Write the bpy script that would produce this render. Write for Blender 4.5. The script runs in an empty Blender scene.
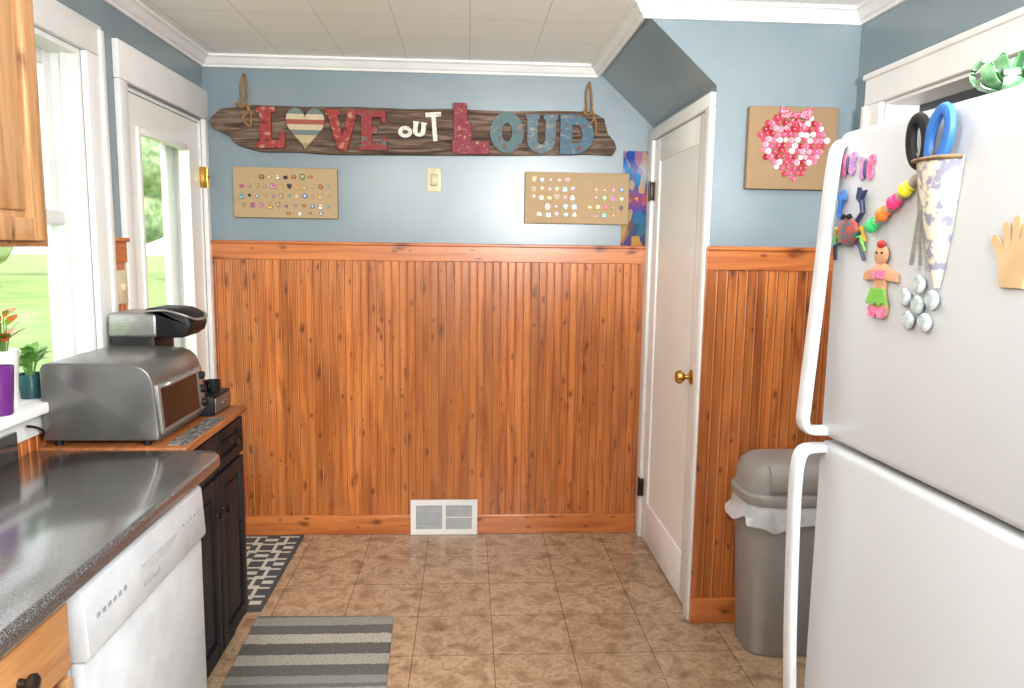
import bpy, bmesh, random
from math import *
from mathutils import Vector, Matrix
random.seed(7)
sc=bpy.context.scene
COL=bpy.context.collection
try:
    sc.view_settings.view_transform='Standard'
except Exception: pass

# ------------------------------------------------------------------ materials
def lin(c):
    o=[]
    for v in c[:3]:
        v=v/255.0
        o.append(v/12.92 if v<=.04045 else ((v+.055)/1.055)**2.4)
    return (o[0],o[1],o[2],1)
class NT:
    def __init__(s,name):
        s.m=bpy.data.materials.new(name);s.m.use_nodes=True;s.t=s.m.node_tree
        s.b=s.t.nodes['Principled BSDF']
    def n(s,ty,**kw):
        x=s.t.nodes.new(ty)
        for k,v in kw.items(): setattr(x,k,v)
        return x
    def l(s,a,b): s.t.links.new(a,b)
    def mix(s,fac,a,b,mode='MIX'):
        x=s.n('ShaderNodeMix',data_type='RGBA',blend_type=mode)
        for sock,v in ((x.inputs[0],fac),(x.inputs[6],a),(x.inputs[7],b)):
            if hasattr(v,'links') : s.l(v,sock)
            else: sock.default_value=v
        return x.outputs[2]
    def math(s,op,a,b=None):
        x=s.n('ShaderNodeMath',operation=op)
        for i,v in enumerate((a,b)):
            if v is None: continue
            if hasattr(v,'links'): s.l(v,x.inputs[i])
            else: x.inputs[i].default_value=v
        return x.outputs[0]
    def ramp(s,f,stops,interp='LINEAR'):
        x=s.n('ShaderNodeValToRGB');x.color_ramp.interpolation=interp
        e=x.color_ramp.elements
        while len(e)<len(stops): e.new(.5)
        for i,(p,c) in enumerate(stops): e[i].position=p;e[i].color=c
        s.l(f,x.inputs[0]);return x.outputs[0]
    def coord(s,scale=(1,1,1),loc=(0,0,0),rot=(0,0,0)):
        tc=s.n('ShaderNodeTexCoord');mp=s.n('ShaderNodeMapping')
        mp.inputs['Scale'].default_value=scale;mp.inputs['Location'].default_value=loc;mp.inputs['Rotation'].default_value=rot
        s.l(tc.outputs['Object'],mp.inputs[0]);return mp.outputs[0]
    def noise(s,vec,scale=5,detail=3,dist=0):
        x=s.n('ShaderNodeTexNoise');x.inputs['Scale'].default_value=scale;x.inputs['Detail'].default_value=detail
        x.inputs['Distortion'].default_value=dist;s.l(vec,x.inputs['Vector']);return x.outputs[0]
    def bump(s,h,strength=.2,dist=.002):
        x=s.n('ShaderNodeBump');x.inputs['Strength'].default_value=strength;x.inputs['Distance'].default_value=dist
        s.l(h,x.inputs['Height']);s.l(x.outputs[0],s.b.inputs['Normal'])
def M(name,c1,c2=None,scale=20,rough=.5,metal=0,bump=0,bscale=None,lo=.35,hi=.65,trans=0,alpha=1,spec=.5,coat=0,stretch=(1,1,1),emit=0):
    k=NT(name);v=k.coord(stretch)
    if c2 is None: c2=tuple(max(0,x*.93) for x in c1)
    f=k.noise(v,scale,4)
    k.l(k.ramp(f,[(lo,lin(c1)),(hi,lin(c2))]),k.b.inputs['Base Color'])
    k.b.inputs['Roughness'].default_value=rough;k.b.inputs['Metallic'].default_value=metal
    k.b.inputs['Transmission Weight'].default_value=trans;k.b.inputs['Alpha'].default_value=alpha
    k.b.inputs['Specular IOR Level'].default_value=spec;k.b.inputs['Coat Weight'].default_value=coat
    if bump: k.bump(k.noise(v,bscale or scale*3,3),bump)
    return k.m
def wood(name,dark,light,knots=True,plank=0,rough=.35,gax=2,gs=1.0,knotcol=None,amp=.25,coat=0):
    k=NT(name)
    s=[30*gs,30*gs,30*gs];s[gax]=2.2*gs
    v=k.coord(tuple(s))
    tc=k.n('ShaderNodeTexCoord');sp=k.n('ShaderNodeSeparateXYZ');k.l(tc.outputs['Object'],sp.inputs[0])
    oth=[i for i in range(3) if i!=gax]
    u=k.math('ADD',sp.outputs[oth[0]],sp.outputs[oth[1]]);w=sp.outputs[gax]
    g=k.noise(v,1,5,.9)
    c=k.ramp(g,[(.28,lin(dark)),(.6,lin(light))])
    if plank:
        fl=k.math('FLOOR',k.math('DIVIDE',u,plank))
        wn=k.n('ShaderNodeTexWhiteNoise',noise_dimensions='1D');k.l(fl,wn.inputs['W'])
        vv=k.math('ADD',k.math('MULTIPLY',wn.outputs[0],amp),1-amp*.6)
        cm=k.n('ShaderNodeCombineColor');
        for i in range(3): k.l(vv,cm.inputs[i])
        c=k.mix(1.0,c,cm.outputs[0],'MULTIPLY')
        bl=k.noise(k.coord((7,7,2)),1,4,.5);c=k.mix(k.ramp(bl,[(.42,(0,0,0,1)),(.75,(.4,.4,.4,1))]),c,lin(tuple(x*.92 for x in dark)))
    if knots:
        for su,sw,off,gt,mxs in ((11.0,5.0,0,.55,.24),(19.0,10.0,5.3,.70,.24)):
            wob=k.noise(k.coord((9,9,9)),1,2)
            cb=k.n('ShaderNodeCombineXYZ');k.l(k.math('ADD',k.math('MULTIPLY',u,su),k.math('ADD',k.math('MULTIPLY',wob,.5),off)),cb.inputs[0]);k.l(k.math('ADD',k.math('MULTIPLY',w,sw),k.math('MULTIPLY',wob,.6)),cb.inputs[1])
            vo=k.n('ShaderNodeTexVoronoi',voronoi_dimensions='2D');vo.inputs['Scale'].default_value=1;vo.inputs['Randomness'].default_value=1;k.l(cb.outputs[0],vo.inputs['Vector'])
            sc_=k.n('ShaderNodeSeparateColor');k.l(vo.outputs['Color'],sc_.inputs[0])
            rad=k.math('ADD',k.math('MULTIPLY',sc_.outputs[1],mxs),.05)
            q=k.math('DIVIDE',vo.outputs['Distance'],rad)
            core=k.ramp(q,[(.25,(1,1,1,1)),(.5,(.55,.55,.55,1)),(1.0,(0,0,0,1))])
            gate=k.math('GREATER_THAN',sc_.outputs[0],gt)
            f=k.math('MULTIPLY',k.math('MULTIPLY',core,gate),.8)
            c=k.mix(f,c,lin(knotcol or tuple(x*.5 for x in dark)))
    k.l(c,k.b.inputs['Base Color']);k.b.inputs['Roughness'].default_value=rough;k.b.inputs['Coat Weight'].default_value=coat
    k.b.inputs['Coat Roughness'].default_value=.18
    k.bump(g,.15,.001)
    return k.m
m_wall=M('blue_wall_paint',(126,142,150),(120,136,145),3,.3,bump=.10,bscale=70,spec=.6)
m_white=M('white_trim_paint',(234,234,232),(227,227,226),6,.4)
m_door=M('white_door_paint',(242,242,239),(236,236,233),4,.38)
m_pine=wood('knotty_pine_stained',(152,78,34),(202,122,62),True,.080,.33,2,1.0,(80,34,15),.40,.45)
m_pineg=M('pine_groove_stain_shade',(126,58,26),(144,70,32),20,.5)  # darker grooves: pooled stain plus groove shade painted into the colour
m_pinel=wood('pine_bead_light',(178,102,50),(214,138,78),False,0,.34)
m_pineh=wood('pine_rail_stained',(160,82,36),(200,120,60),True,0,.33,0,1.0,(88,38,17),.25,.45)
m_pineh2=wood('pine_rail_side_stained',(160,82,36),(200,120,60),False,0,.36,1)
m_oak=wood('oak_cabinet',(140,98,60),(184,140,96),True,0,.4,2,1.3,(96,60,34))
m_oakh=wood('oak_drawer',(160,108,62),(196,144,92),False,0,.4,1,1.3)
m_top=wood('brown_wood_top',(112,64,34),(160,100,58),False,0,.3,1,1.0)
m_black=M('black_cabinet_paint',(17,18,22),(30,31,36),14,.5,stretch=(1,1,.3),spec=.25)
m_fridge=M('fridge_white_enamel',(193,198,203),(189,195,200),2,.32)
m_fridgeg=M('fridge_gasket_grey',(140,142,145),None,20,.6)
m_mark=M('pale_grey_print',(146,150,154),None,20,.5)
m_wplast=M('white_plastic',(203,209,215),None,10,.35)
m_handle=M('white_handle_plastic',(203,208,212),None,10,.32)
m_silver=M('brushed_silver',(170,169,165),(150,149,146),40,.34,.7,stretch=(1,1,6))
m_gun=M('satin_steel',(128,127,125),(116,115,113),6,.3,.7)
m_darkpl=M('black_plastic',(15,15,17),(24,24,26),30,.5,spec=.3)
m_dglass=M('dark_oven_glass',(16,14,14),(30,26,24),4,.1)
m_brass=M('polished_brass',(214,170,84),(190,146,66),20,.2,.95)
m_brz=M('dark_bronze',(50,42,38),(70,60,54),20,.35,.8)
m_bin=M('grey_bin_plastic',(150,146,142),(142,138,134),8,.48,bump=.1,bscale=200)
m_liner=M('white_liner_plastic',(218,220,224),(202,206,212),20,.35,alpha=.75)
def burlap(name,c1,c2):
    k=NT(name);v=k.coord()
    w1=k.n('ShaderNodeTexWave',bands_direction='X');w1.inputs['Scale'].default_value=110;w1.inputs['Distortion'].default_value=1.5;k.l(v,w1.inputs[0])
    w2=k.n('ShaderNodeTexWave',bands_direction='Z');w2.inputs['Scale'].default_value=110;w2.inputs['Distortion'].default_value=1.5;k.l(v,w2.inputs[0])
    f=k.math('MULTIPLY',w1.outputs[1],w2.outputs[1])
    k.l(k.ramp(f,[(0,lin(c1)),(.6,lin(c2))]),k.b.inputs['Base Color']);k.b.inputs['Roughness'].default_value=.9
    k.bump(f,.3,.001);return k.m
m_burlap=burlap('burlap_weave',(156,130,96),(200,176,140))
m_burlap2=burlap('burlap_weave_dark',(130,106,78),(170,144,112))
m_glass=NT('window_glass');g=m_glass
gb=g.n('ShaderNodeBsdfTransparent');gg=g.n('ShaderNodeBsdfGlossy');gg.inputs['Roughness'].default_value=.03
nz=g.noise(g.coord(),3,2);mx=g.n('ShaderNodeMixShader')
g.l(g.math('ADD',g.math('MULTIPLY',nz,.02),.05),mx.inputs[0]);g.l(gb.outputs[0],mx.inputs[1]);g.l(gg.outputs[0],mx.inputs[2])
g.l(mx.outputs[0],g.t.nodes['Material Output'].inputs[0]);m_glass=g.m

def floor_mat():
    k=NT('mottled_brown_tile')
    v=k.coord((1,1,1),(-.105+.3048*20,.624+.3048*20,0))
    br=k.n('ShaderNodeTexBrick');br.offset=0;br.squash=1
    br.inputs['Scale'].default_value=1;br.inputs['Brick Width'].default_value=.3048;br.inputs['Row Height'].default_value=.3048
    br.inputs['Mortar Size'].default_value=.0020;br.inputs['Mortar Smooth'].default_value=.3;br.inputs['Bias'].default_value=0
    br.inputs['Color1'].default_value=(.90,.90,.90,1);br.inputs['Color2'].default_value=(1.04,1.04,1.04,1);br.inputs['Mortar'].default_value=(.38,.36,.34,1)
    k.l(v,br.inputs['Vector'])
    n1=k.noise(v,12,7,.5);n2=k.noise(v,60,5,.3)
    c=k.ramp(n1,[(.30,lin((136,110,86))),(.46,lin((166,138,111))),(.58,lin((184,157,129))),(.72,lin((150,122,97)))])
    c2=k.mix(k.ramp(n2,[(.45,(0,0,0,1)),(.76,(.6,.6,.6,1))]),c,lin((118,92,70)))
    k.l(k.mix(1.0,c2,br.outputs[0],'MULTIPLY'),k.b.inputs['Base Color'])
    k.b.inputs['Roughness'].default_value=.2
    inv=k.math('SUBTRACT',1.0,br.outputs[1]);k.bump(k.math('ADD',inv,k.math('MULTIPLY',n2,.2)),.25,.002)
    return k.m
def ceil_mat():
    k=NT('ceiling_tile')
    v=k.coord((1,1,1),(6.1,6.1+.12,0))
    br=k.n('ShaderNodeTexBrick');br.offset=0;br.squash=1
    br.inputs['Scale'].default_value=1;br.inputs['Brick Width'].default_value=.305;br.inputs['Row Height'].default_value=.305
    br.inputs['Mortar Size'].default_value=.0022;br.inputs['Mortar Smooth'].default_value=.6
    br.inputs['Color1'].default_value=lin((247,246,242));br.inputs['Color2'].default_value=lin((244,243,239));br.inputs['Mortar'].default_value=lin((200,202,202))
    k.l(v,br.inputs['Vector']);k.l(k.mix(k.math('MULTIPLY',k.noise(v,3,2),.06),br.outputs[0],lin((226,226,222))),k.b.inputs['Base Color']);k.b.inputs['Roughness'].default_value=.5
    k.bump(k.math('SUBTRACT',1.0,br.outputs[1]),.15,.001);return k.m
m_floor=floor_mat();m_ceil=ceil_mat()
def counter_mat():
    k=NT('speckled_dark_laminate');v=k.coord()
    a=k.noise(v,320,3);b=k.noise(v,40,4)
    c=k.ramp(a,[(.36,lin((38,38,40))),(.5,lin((64,64,66))),(.66,lin((116,114,112)))])
    k.l(k.mix(k.math('MULTIPLY',b,.25),c,lin((58,58,60))),k.b.inputs['Base Color']);k.b.inputs['Roughness'].default_value=.22
    k.b.inputs['Specular IOR Level'].default_value=.8;k.b.inputs['Coat Weight'].default_value=1;k.b.inputs['Coat Roughness'].default_value=.12
    return k.m
m_counter=counter_mat()
def barn(name='weathered_barn_wood'):
    k=NT(name);v=k.coord((3,10,38));n=k.noise(v,1,6,1.5);v2=k.coord((5,5,9));n2=k.noise(v2,1,3)
    c=k.ramp(n,[(.32,lin((46,35,28))),(.5,lin((94,75,62))),(.68,lin((148,126,108)))])
    k.l(k.mix(k.math('MULTIPLY',n2,.5),c,lin((76,57,46))),k.b.inputs['Base Color']);k.b.inputs['Roughness'].default_value=.85
    k.bump(n,.8,.004);return k.m
m_barn=barn()
m_rope=M('jute_rope',(160,122,76),(124,90,54),120,.9,bump=.5)

# ------------------------------------------------------------------ mesh helpers
def mp(plane,a,b,d):
    return {'XZ':(a,d,b),'YZ':(d,a,b),'XY':(a,b,d)}[plane]
def absorb(bm,t,mi):
    for f in t.faces: f.material_index=mi
    me=bpy.data.meshes.new('tmp');t.to_mesh(me);t.free();bm.from_mesh(me);bpy.data.meshes.remove(me)
def box(bm,a,b,bev=0,mi=0,seg=2):
    t=bmesh.new();bmesh.ops.create_cube(t,size=1)
    c=[(a[i]+b[i])/2 for i in range(3)];s=[abs(b[i]-a[i]) for i in range(3)]
    for v in t.verts: v.co=Vector([c[i]+v.co[i]*s[i] for i in range(3)])
    if bev: bmesh.ops.bevel(t,geom=t.edges[:],offset=min(bev,min(s)*.45),segments=seg,affect='EDGES',profile=.5)
    absorb(bm,t,mi)
def prism(bm,pts,plane,d0,d1,bev=0,mi=0,seg=2):
    t=bmesh.new();vs=[t.verts.new(mp(plane,p[0],p[1],d0)) for p in pts]
    f=t.faces.new(vs);r=bmesh.ops.extrude_face_region(t,geom=[f])
    off=Vector(mp(plane,0,0,d1-d0))
    for v in r['geom']:
        if isinstance(v,bmesh.types.BMVert): v.co+=off
    bmesh.ops.recalc_face_normals(t,faces=t.faces[:])
    if bev:
        es=[e for e in t.edges if len(e.link_faces)==2 and e.calc_face_angle(0)>.6]
        bmesh.ops.bevel(t,geom=es,offset=bev,segments=seg,affect='EDGES',profile=.5)
    absorb(bm,t,mi)
def ring(bm,outer,inner,plane,d0,d1,mi=0):
    t=bmesh.new();n=len(outer);L=[]
    for pts,d in ((outer,d0),(inner,d0),(outer,d1),(inner,d1)):
        L.append([t.verts.new(mp(plane,p[0],p[1],d)) for p in pts])
    for i in range(n):
        j=(i+1)%n
        t.faces.new((L[0][i],L[0][j],L[1][j],L[1][i]));t.faces.new((L[2][i],L[3][i],L[3][j],L[2][j]))
        t.faces.new((L[0][i],L[2][i],L[2][j],L[0][j]));t.faces.new((L[1][i],L[1][j],L[3][j],L[3][i]))
    bmesh.ops.recalc_face_normals(t,faces=t.faces[:]);absorb(bm,t,mi)
def sweep(bm,path,ra,rb=None,seg=12,mi=0,closed=False,up=None):
    rb=rb or ra;t=bmesh.new();P=[Vector(p) for p in path];n=len(P);R=[];prev=None
    for i in range(n):
        if closed: d=(P[(i+1)%n]-P[i-1])
        else: d=P[min(i+1,n-1)]-P[max(i-1,0)]
        d.normalize()
        ref=Vector(up) if up else (prev if prev else (Vector((0,0,1)) if abs(d.z)<.9 else Vector((1,0,0))))
        s=(ref-d*ref.dot(d));s.normalize();prev=s;q=d.cross(s)
        A=ra[i] if isinstance(ra,(list,tuple)) else ra;B=rb[i] if isinstance(rb,(list,tuple)) else rb
        R.append([t.verts.new(P[i]+s*A*cos(2*pi*k/seg)+q*B*sin(2*pi*k/seg)) for k in range(seg)])
    for i in range(n if closed else n-1):
        a=R[i];b=R[(i+1)%n]
        for k in range(seg): t.faces.new((a[k],a[(k+1)%seg],b[(k+1)%seg],b[k]))
    if not closed: t.faces.new(R[0][::-1]);t.faces.new(R[-1])
    bmesh.ops.recalc_face_normals(t,faces=t.faces[:]);absorb(bm,t,mi)
def smoothpath(P,k=4):
    P=[Vector(p) for p in P];o=[]
    for i in range(len(P)-1):
        p0=P[max(i-1,0)];p1=P[i];p2=P[i+1];p3=P[min(i+2,len(P)-1)]
        for j in range(k):
            t=j/k;o.append(.5*((2*p1)+(p2-p0)*t+(2*p0-5*p1+4*p2-p3)*t*t+(3*p1-p0-3*p2+p3)*t**3))
    o.append(P[-1]);return o
def cyl(bm,a,b,r,r2=None,seg=20,mi=0):
    sweep(bm,[a,b],[r,r2 if r2 is not None else r],[r,r2 if r2 is not None else r],seg,mi)
def lathe(bm,prof,c=(0,0,0),seg=24,mi=0,axis='Z'):
    t=bmesh.new();R=[]
    for r,z in prof:
        row=[]
        for k in range(seg):
            a=2*pi*k/seg;x,y=r*cos(a),r*sin(a)
            p={'Z':(x,y,z),'X':(z,x,y),'Y':(x,z,y)}[axis]
            row.append(t.verts.new(Vector(p)+Vector(c)))
        R.append(row)
    for i in range(len(R)-1):
        for k in range(seg): t.faces.new((R[i][k],R[i][(k+1)%seg],R[i+1][(k+1)%seg],R[i+1][k]))
    for row in (R[0],R[-1]):
        t.faces.new(row)
    bmesh.ops.remove_doubles(t,verts=t.verts[:],dist=1e-5)
    bmesh.ops.recalc_face_normals(t,faces=t.faces[:]);absorb(bm,t,mi)
def sph(bm,c,r,mi=0,seg=14,jit=0):
    t=bmesh.new();bmesh.ops.create_uvsphere(t,u_segments=seg,v_segments=max(6,seg*2//3),radius=1)
    r=r if isinstance(r,(tuple,list)) else (r,r,r)
    for v in t.verts:
        j=1+random.uniform(-jit,jit)
        v.co=Vector((c[0]+v.co.x*r[0]*j,c[1]+v.co.y*r[1]*j,c[2]+v.co.z*r[2]*j))
    absorb(bm,t,mi)
def mesh(bm,mats,smooth=True,ang=35):
    me=bpy.data.meshes.new('mesh');bm.to_mesh(me);bm.free()
    for m in (mats if isinstance(mats,(list,tuple)) else [mats]): me.materials.append(m)
    if smooth:
        me.polygons.foreach_set('use_smooth',[True]*len(me.polygons));me.set_sharp_from_angle(angle=radians(ang))
    me.update();return me
def obj(name,bm,mats,parent=None,label=None,cat=None,kind=None,group=None,loc=None,rot=None,smooth=True):
    me=bm if isinstance(bm,bpy.types.Mesh) else mesh(bm,mats,smooth)
    o=bpy.data.objects.new(name,me);COL.objects.link(o);me.name=name
    if parent: o.parent=parent
    if loc: o.location=loc
    if rot: o.rotation_euler=rot
    if label: o['label']=label
    if cat: o['category']=cat
    if kind: o['kind']=kind
    if group: o['group']=group
    return o
def thing(name,label,cat,loc=(0,0,0),rz=0,group=None,kind=None):
    e=bpy.data.objects.new(name,None);COL.objects.link(e);e.location=loc;e.rotation_euler=(0,0,rz);e.empty_display_size=.05
    if label: e['label']=label
    if cat: e['category']=cat
    if group: e['group']=group
    if kind: e['kind']=kind
    return e
N=bmesh.new
def struct(name,bm,mats,smooth=False,label=None): return obj(name,bm,mats,kind='structure',smooth=smooth,label=label)

# ------------------------------------------------------------------ constants
XL=-1.31;XC=.938;YC=-.9956;XR=1.487;ZC=2.44;YB=-4.9
b=N();box(b,(XL-.2,YB-.2,-.12),(3.0,.2,0));struct('floor',b,m_floor)
b=N();box(b,(XL-.2,YB-.2,ZC),(3.0,.2,ZC+.12));struct('ceiling',b,m_ceil)
b=N();box(b,(XL-.14,0,0),(3.0,.14,ZC));struct('wall_back',b,m_wall)
WY0,WY1,WZ0,WZ1=-1.95,-1.19,1.04,2.17
DY0,DY1,DZ1=-.885,-.05,2.12
b=N()
for a,c in [((XL-.14,YB,0),(XL,WY0,ZC)),((XL-.14,WY0,0),(XL,WY1,WZ0)),((XL-.14,WY0,WZ1),(XL,WY1,ZC)),((XL-.14,WY1,0),(XL,DY0,ZC)),((XL-.14,DY0,DZ1),(XL,DY1,ZC)),((XL-.14,DY1,0),(XL,0,ZC))]: box(b,a,c)
struct('wall_left',b,m_wall)
OY0,OY1,OZ=-2.1,-1.205,2.067
b=N()
for a,c in [((XR,OY1,0),(XR+.12,YC,ZC)),((XR,OY0,OZ),(XR+.12,OY1,ZC)),((XR,YB,0),(XR+.12,OY0,ZC))]: box(b,a,c)
struct('wall_right',b,m_wall)
b=N();box(b,(XL-.14,YB-.14,0),(3.0,YB,ZC));struct('wall_rear',b,m_wall)
m_hall=M('hall_grey_paint',(170,176,180),(160,166,170),4,.5)
b=N();box(b,(2.75,YB,0),(2.87,YC+.1,ZC));box(b,(XR+.12,YC+.02,0),(2.74,YC+.12,ZC));box(b,(XR+.12,-3.2,0),(2.74,-3.1,ZC));struct('wall_hall',b,m_hall)
# closet
b=N()
prism(b,[(XC,0),(XR+.12,0),(XR+.12,ZC),(.62,ZC),(XC,2.15)],'XZ',YC,YC+.07)
prism(b,[(XC,2.085),(XC+.07,2.085),(XC+.07,2.2),(.70,ZC),(.62,ZC),(XC,2.15)],'XZ',YC+.07,0)
box(b,(XC,-.085,0),(XC+.07,0,2.085))
struct('wall_closet',b,m_wall)
def crown(bm,p0,p1,nrm,m0=0,m1=0,zb=2.385,w=1):
    prof=[(0,zb),(.010,zb),(.014,zb+.010),(.022,zb+.016),(.040,zb+.038),(.046,zb+.042),(.052,zb+.044),(.052,ZC),(0,ZC)]
    prof=[(a*w,z) for a,z in prof]
    d=Vector((p1[0]-p0[0],p1[1]-p0[1])).normalized()
    t=bmesh.new();rows=[]
    for p,m in ((p0,m0),(p1,m1)): rows.append([t.verts.new((p[0]+nrm[0]*a+d.x*m*a,p[1]+nrm[1]*a+d.y*m*a,z)) for a,z in prof])
    n=len(prof)
    for i in range(n): j=(i+1)%n;t.faces.new((rows[0][i],rows[0][j],rows[1][j],rows[1][i]))
    t.faces.new(rows[0][::-1]);t.faces.new(rows[1]);bmesh.ops.recalc_face_normals(t,faces=t.faces[:]);absorb(bm,t,0)
SX=.655
b=N();crown(b,(XL,0),(SX,0),(0,-1),1,-1);struct('trim_1',b,m_white)
b=N();crown(b,(XL,YB),(XL,0),(1,0),0,-1);struct('trim_2',b,m_white)
b=N();crown(b,(SX,0),(SX,YC),(-1,0),1,1);struct('trim_3',b,m_white)
b=N();crown(b,(SX,YC),(XR,YC),(0,-1),-1,-1);struct('trim_4',b,m_white)
b=N();crown(b,(XR,YB),(XR,YC),(-1,0),0,-1);struct('trim_5',b,m_white)
def bead(bm,x0,x1,z0,z1,base,depth=.011,axis='x',sgn=-1,pitch=.040):
    t=bmesh.new();pr=[];x=x0
    def put(u,d,m): pr.append((u,d,m))
    while x<x1-1e-4:
        e=min(x+pitch,x1)
        put(x,depth,0)
        if e-x>pitch*.9:
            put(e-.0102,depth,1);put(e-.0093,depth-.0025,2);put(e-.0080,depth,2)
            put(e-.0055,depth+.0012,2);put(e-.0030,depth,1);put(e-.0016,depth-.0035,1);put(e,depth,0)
        else: put(e,depth,0)
        x=e
    cl=[pr[0]]
    for q in pr[1:]:
        if abs(q[0]-cl[-1][0])<1e-6: cl[-1]=q
        else: cl.append(q)
    rows=[]
    for z in (z0,z1):
        rows.append([t.verts.new((u,base+sgn*d,z) if axis=='x' else (base+sgn*d,u,z)) for u,d,m in cl])
    for i in range(len(cl)-1):
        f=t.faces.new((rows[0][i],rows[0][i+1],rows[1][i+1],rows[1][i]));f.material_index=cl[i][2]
    me=bpy.data.meshes.new('t');bmesh.ops.recalc_face_normals(t,faces=t.faces[:]);t.to_mesh(me);t.free();bm.from_mesh(me);bpy.data.meshes.remove(me)
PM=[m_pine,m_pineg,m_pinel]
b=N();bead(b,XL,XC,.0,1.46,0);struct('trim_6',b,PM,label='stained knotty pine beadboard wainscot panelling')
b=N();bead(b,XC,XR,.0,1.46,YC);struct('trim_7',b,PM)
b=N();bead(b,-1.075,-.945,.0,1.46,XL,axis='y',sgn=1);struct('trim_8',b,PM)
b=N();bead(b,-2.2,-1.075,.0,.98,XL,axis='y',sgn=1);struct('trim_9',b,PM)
def cap(bm,x0,x1,y):
    box(bm,(x0,y-.020,1.453),(x1,y-.0002,1.538),.003);box(bm,(x0+.0005,y-.034,1.530),(x1-.0005,y-.0004,1.546),.005)
b=N();cap(b,XL,XC,0);struct('trim_10',b,m_pineh)
b=N();cap(b,XC-.014,XR,YC);struct('trim_11',b,m_pineh)
b=N();box(b,(XL,-1.07,1.453),(XL+.02,-.956,1.538),.003);box(b,(XL+.0003,-1.071,1.53),(XL+.034,-.957,1.546),.005);struct('trim_12',b,m_pineh2)
b=N();box(b,(XL,-.024,0),(XC-.024,0,.104),.004);struct('baseboard_back',b,m_pineh)
b=N();box(b,(XC-.014,YC-.026,0),(XR,YC,.104),.004);struct('baseboard_closet',b,m_pineh)
b=N();box(b,(XC-.013,YC-.016,0.1),(XC+.012,YC-.003,1.455),.002);struct('trim_13',b,m_pine)

# ------------------------------------------------------------------ window
W=thing('window_1',None,None,kind='structure')
b=N()
box(b,(XL,WY1,WZ0-.02),(XL+.022,WY1+.115,WZ1),.004);box(b,(XL+.0205,WY1+.085,WZ0-.021),(XL+.032,WY1+.1155,WZ1+.09),.004)
box(b,(XL,WY0-.105,WZ0-.02),(XL+.022,WY0,WZ1),.004)
box(b,(XL,WY0-.115,WZ1+.0005),(XL+.023,WY1+.1152,WZ1+.105),.004)
obj('casing',b,m_white,W)
b=N()
box(b,(XL-.14,WY1-.018,WZ0),(XL-.0005,WY1,WZ1));box(b,(XL-.14,WY0,WZ0),(XL-.0005,WY0+.018,WZ1));box(b,(XL-.139,WY0+.018,WZ1-.018),(XL-.0006,WY1-.018,WZ1))
box(b,(XL-.05,WY1-.034,WZ0),(XL-.035,WY1-.018,WZ1-.018))
obj('jamb',b,m_white,W)
b=N();box(b,(XL-.16,WY0+.0,WZ0-.02),(XL-.0005,WY1,WZ0+.012),.003);box(b,(XL-.001,WY0-.13,WZ0-.0205),(XL+.06,WY1+.13,WZ0+.0125),.006);box(b,(XL,WY0-.1,WZ0-.09),(XL+.02,WY1+.11,WZ0-.021),.003);obj('sill',b,m_white,W)
def sash(x,z0,z1,name):
    b=N();y0=WY0+.02;y1=WY1-.02
    box(b,(x-.018,y0,z0),(x+.018,y0+.045,z1),.003);box(b,(x-.018,y1-.045,z0),(x+.018,y1,z1),.003)
    box(b,(x-.0175,y0+.044,z0),(x+.0175,y1-.044,z0+.05),.003);box(b,(x-.0175,y0+.044,z1-.045),(x+.0175,y1-.044,z1),.003)
    s=obj(name,b,m_white,W);b=N();box(b,(x-.003,y0+.04,z0+.04),(x+.003,y1-.04,z1-.04));obj('pane',b,m_glass,s)
sash(XL-.065,WZ0+.012,1.63,'lower_sash');sash(XL-.105,1.585,WZ1-.018,'upper_sash')

# ------------------------------------------------------------------ exterior door
D=thing('door_1',None,None,kind='structure')
b=N()
box(b,(XL,-.955,0),(XL+.022,DY0,2.13),.004);box(b,(XL,DY1,0),(XL+.022,-.001,2.13),.004)
box(b,(XL,-.956,2.1305),(XL+.024,-.001,2.27),.004)
obj('casing',b,m_white,D)
b=N();box(b,(XL-.14,DY0,0),(XL-.0005,DY0+.012,DZ1));box(b,(XL-.14,DY1-.012,0),(XL-.0005,DY1,DZ1));box(b,(XL-.139,DY0+.012,DZ1-.012),(XL-.0006,DY1-.012,DZ1));obj('jamb',b,m_white,D)
b=N();x0,x1=XL-.05,XL-.008;y0,y1=DY0+.014,DY1-.014;gy0,gy1,gz0,gz1=-.745,-.215,.28,1.965
box(b,(x0,y0,.01),(x1,gy0,2.105));box(b,(x0,gy1,.01),(x1,y1,2.105));box(b,(x0,gy0,gz1),(x1,gy1,2.105));box(b,(x0,gy0,.01),(x1,gy1,gz0))
for a,c in [((x1,gy0-.02,gz0-.02),(x1+.010,gy0+.006,gz1+.02)),((x1,gy1-.006,gz0-.02),(x1+.010,gy1+.02,gz1+.02)),((x1,gy0+.006,gz1-.006),(x1+.0095,gy1-.006,gz1+.02)),((x1,gy0+.006,gz0-.02),(x1+.0095,gy1-.006,gz0+.006))]: box(b,a,c,.003)
pn=obj('panel',b,m_door,D)
b=N();box(b,(x0+.015,gy0,gz0),(x0+.02,gy1,gz1));obj('pane',b,m_glass,pn)
b=N();box(b,(XL-.012,-.063,1.80),(XL+.026,-.045,1.90),.002);cyl(b,(XL+.026,-.055,1.80),(XL+.026,-.055,1.90),.006);cyl(b,(XL+.026,-.055,1.85),(XL+.045,-.075,1.85),.005);obj('latch',b,m_brass,D,label='brass door latch')
b=N();xs=XL-.135
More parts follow.
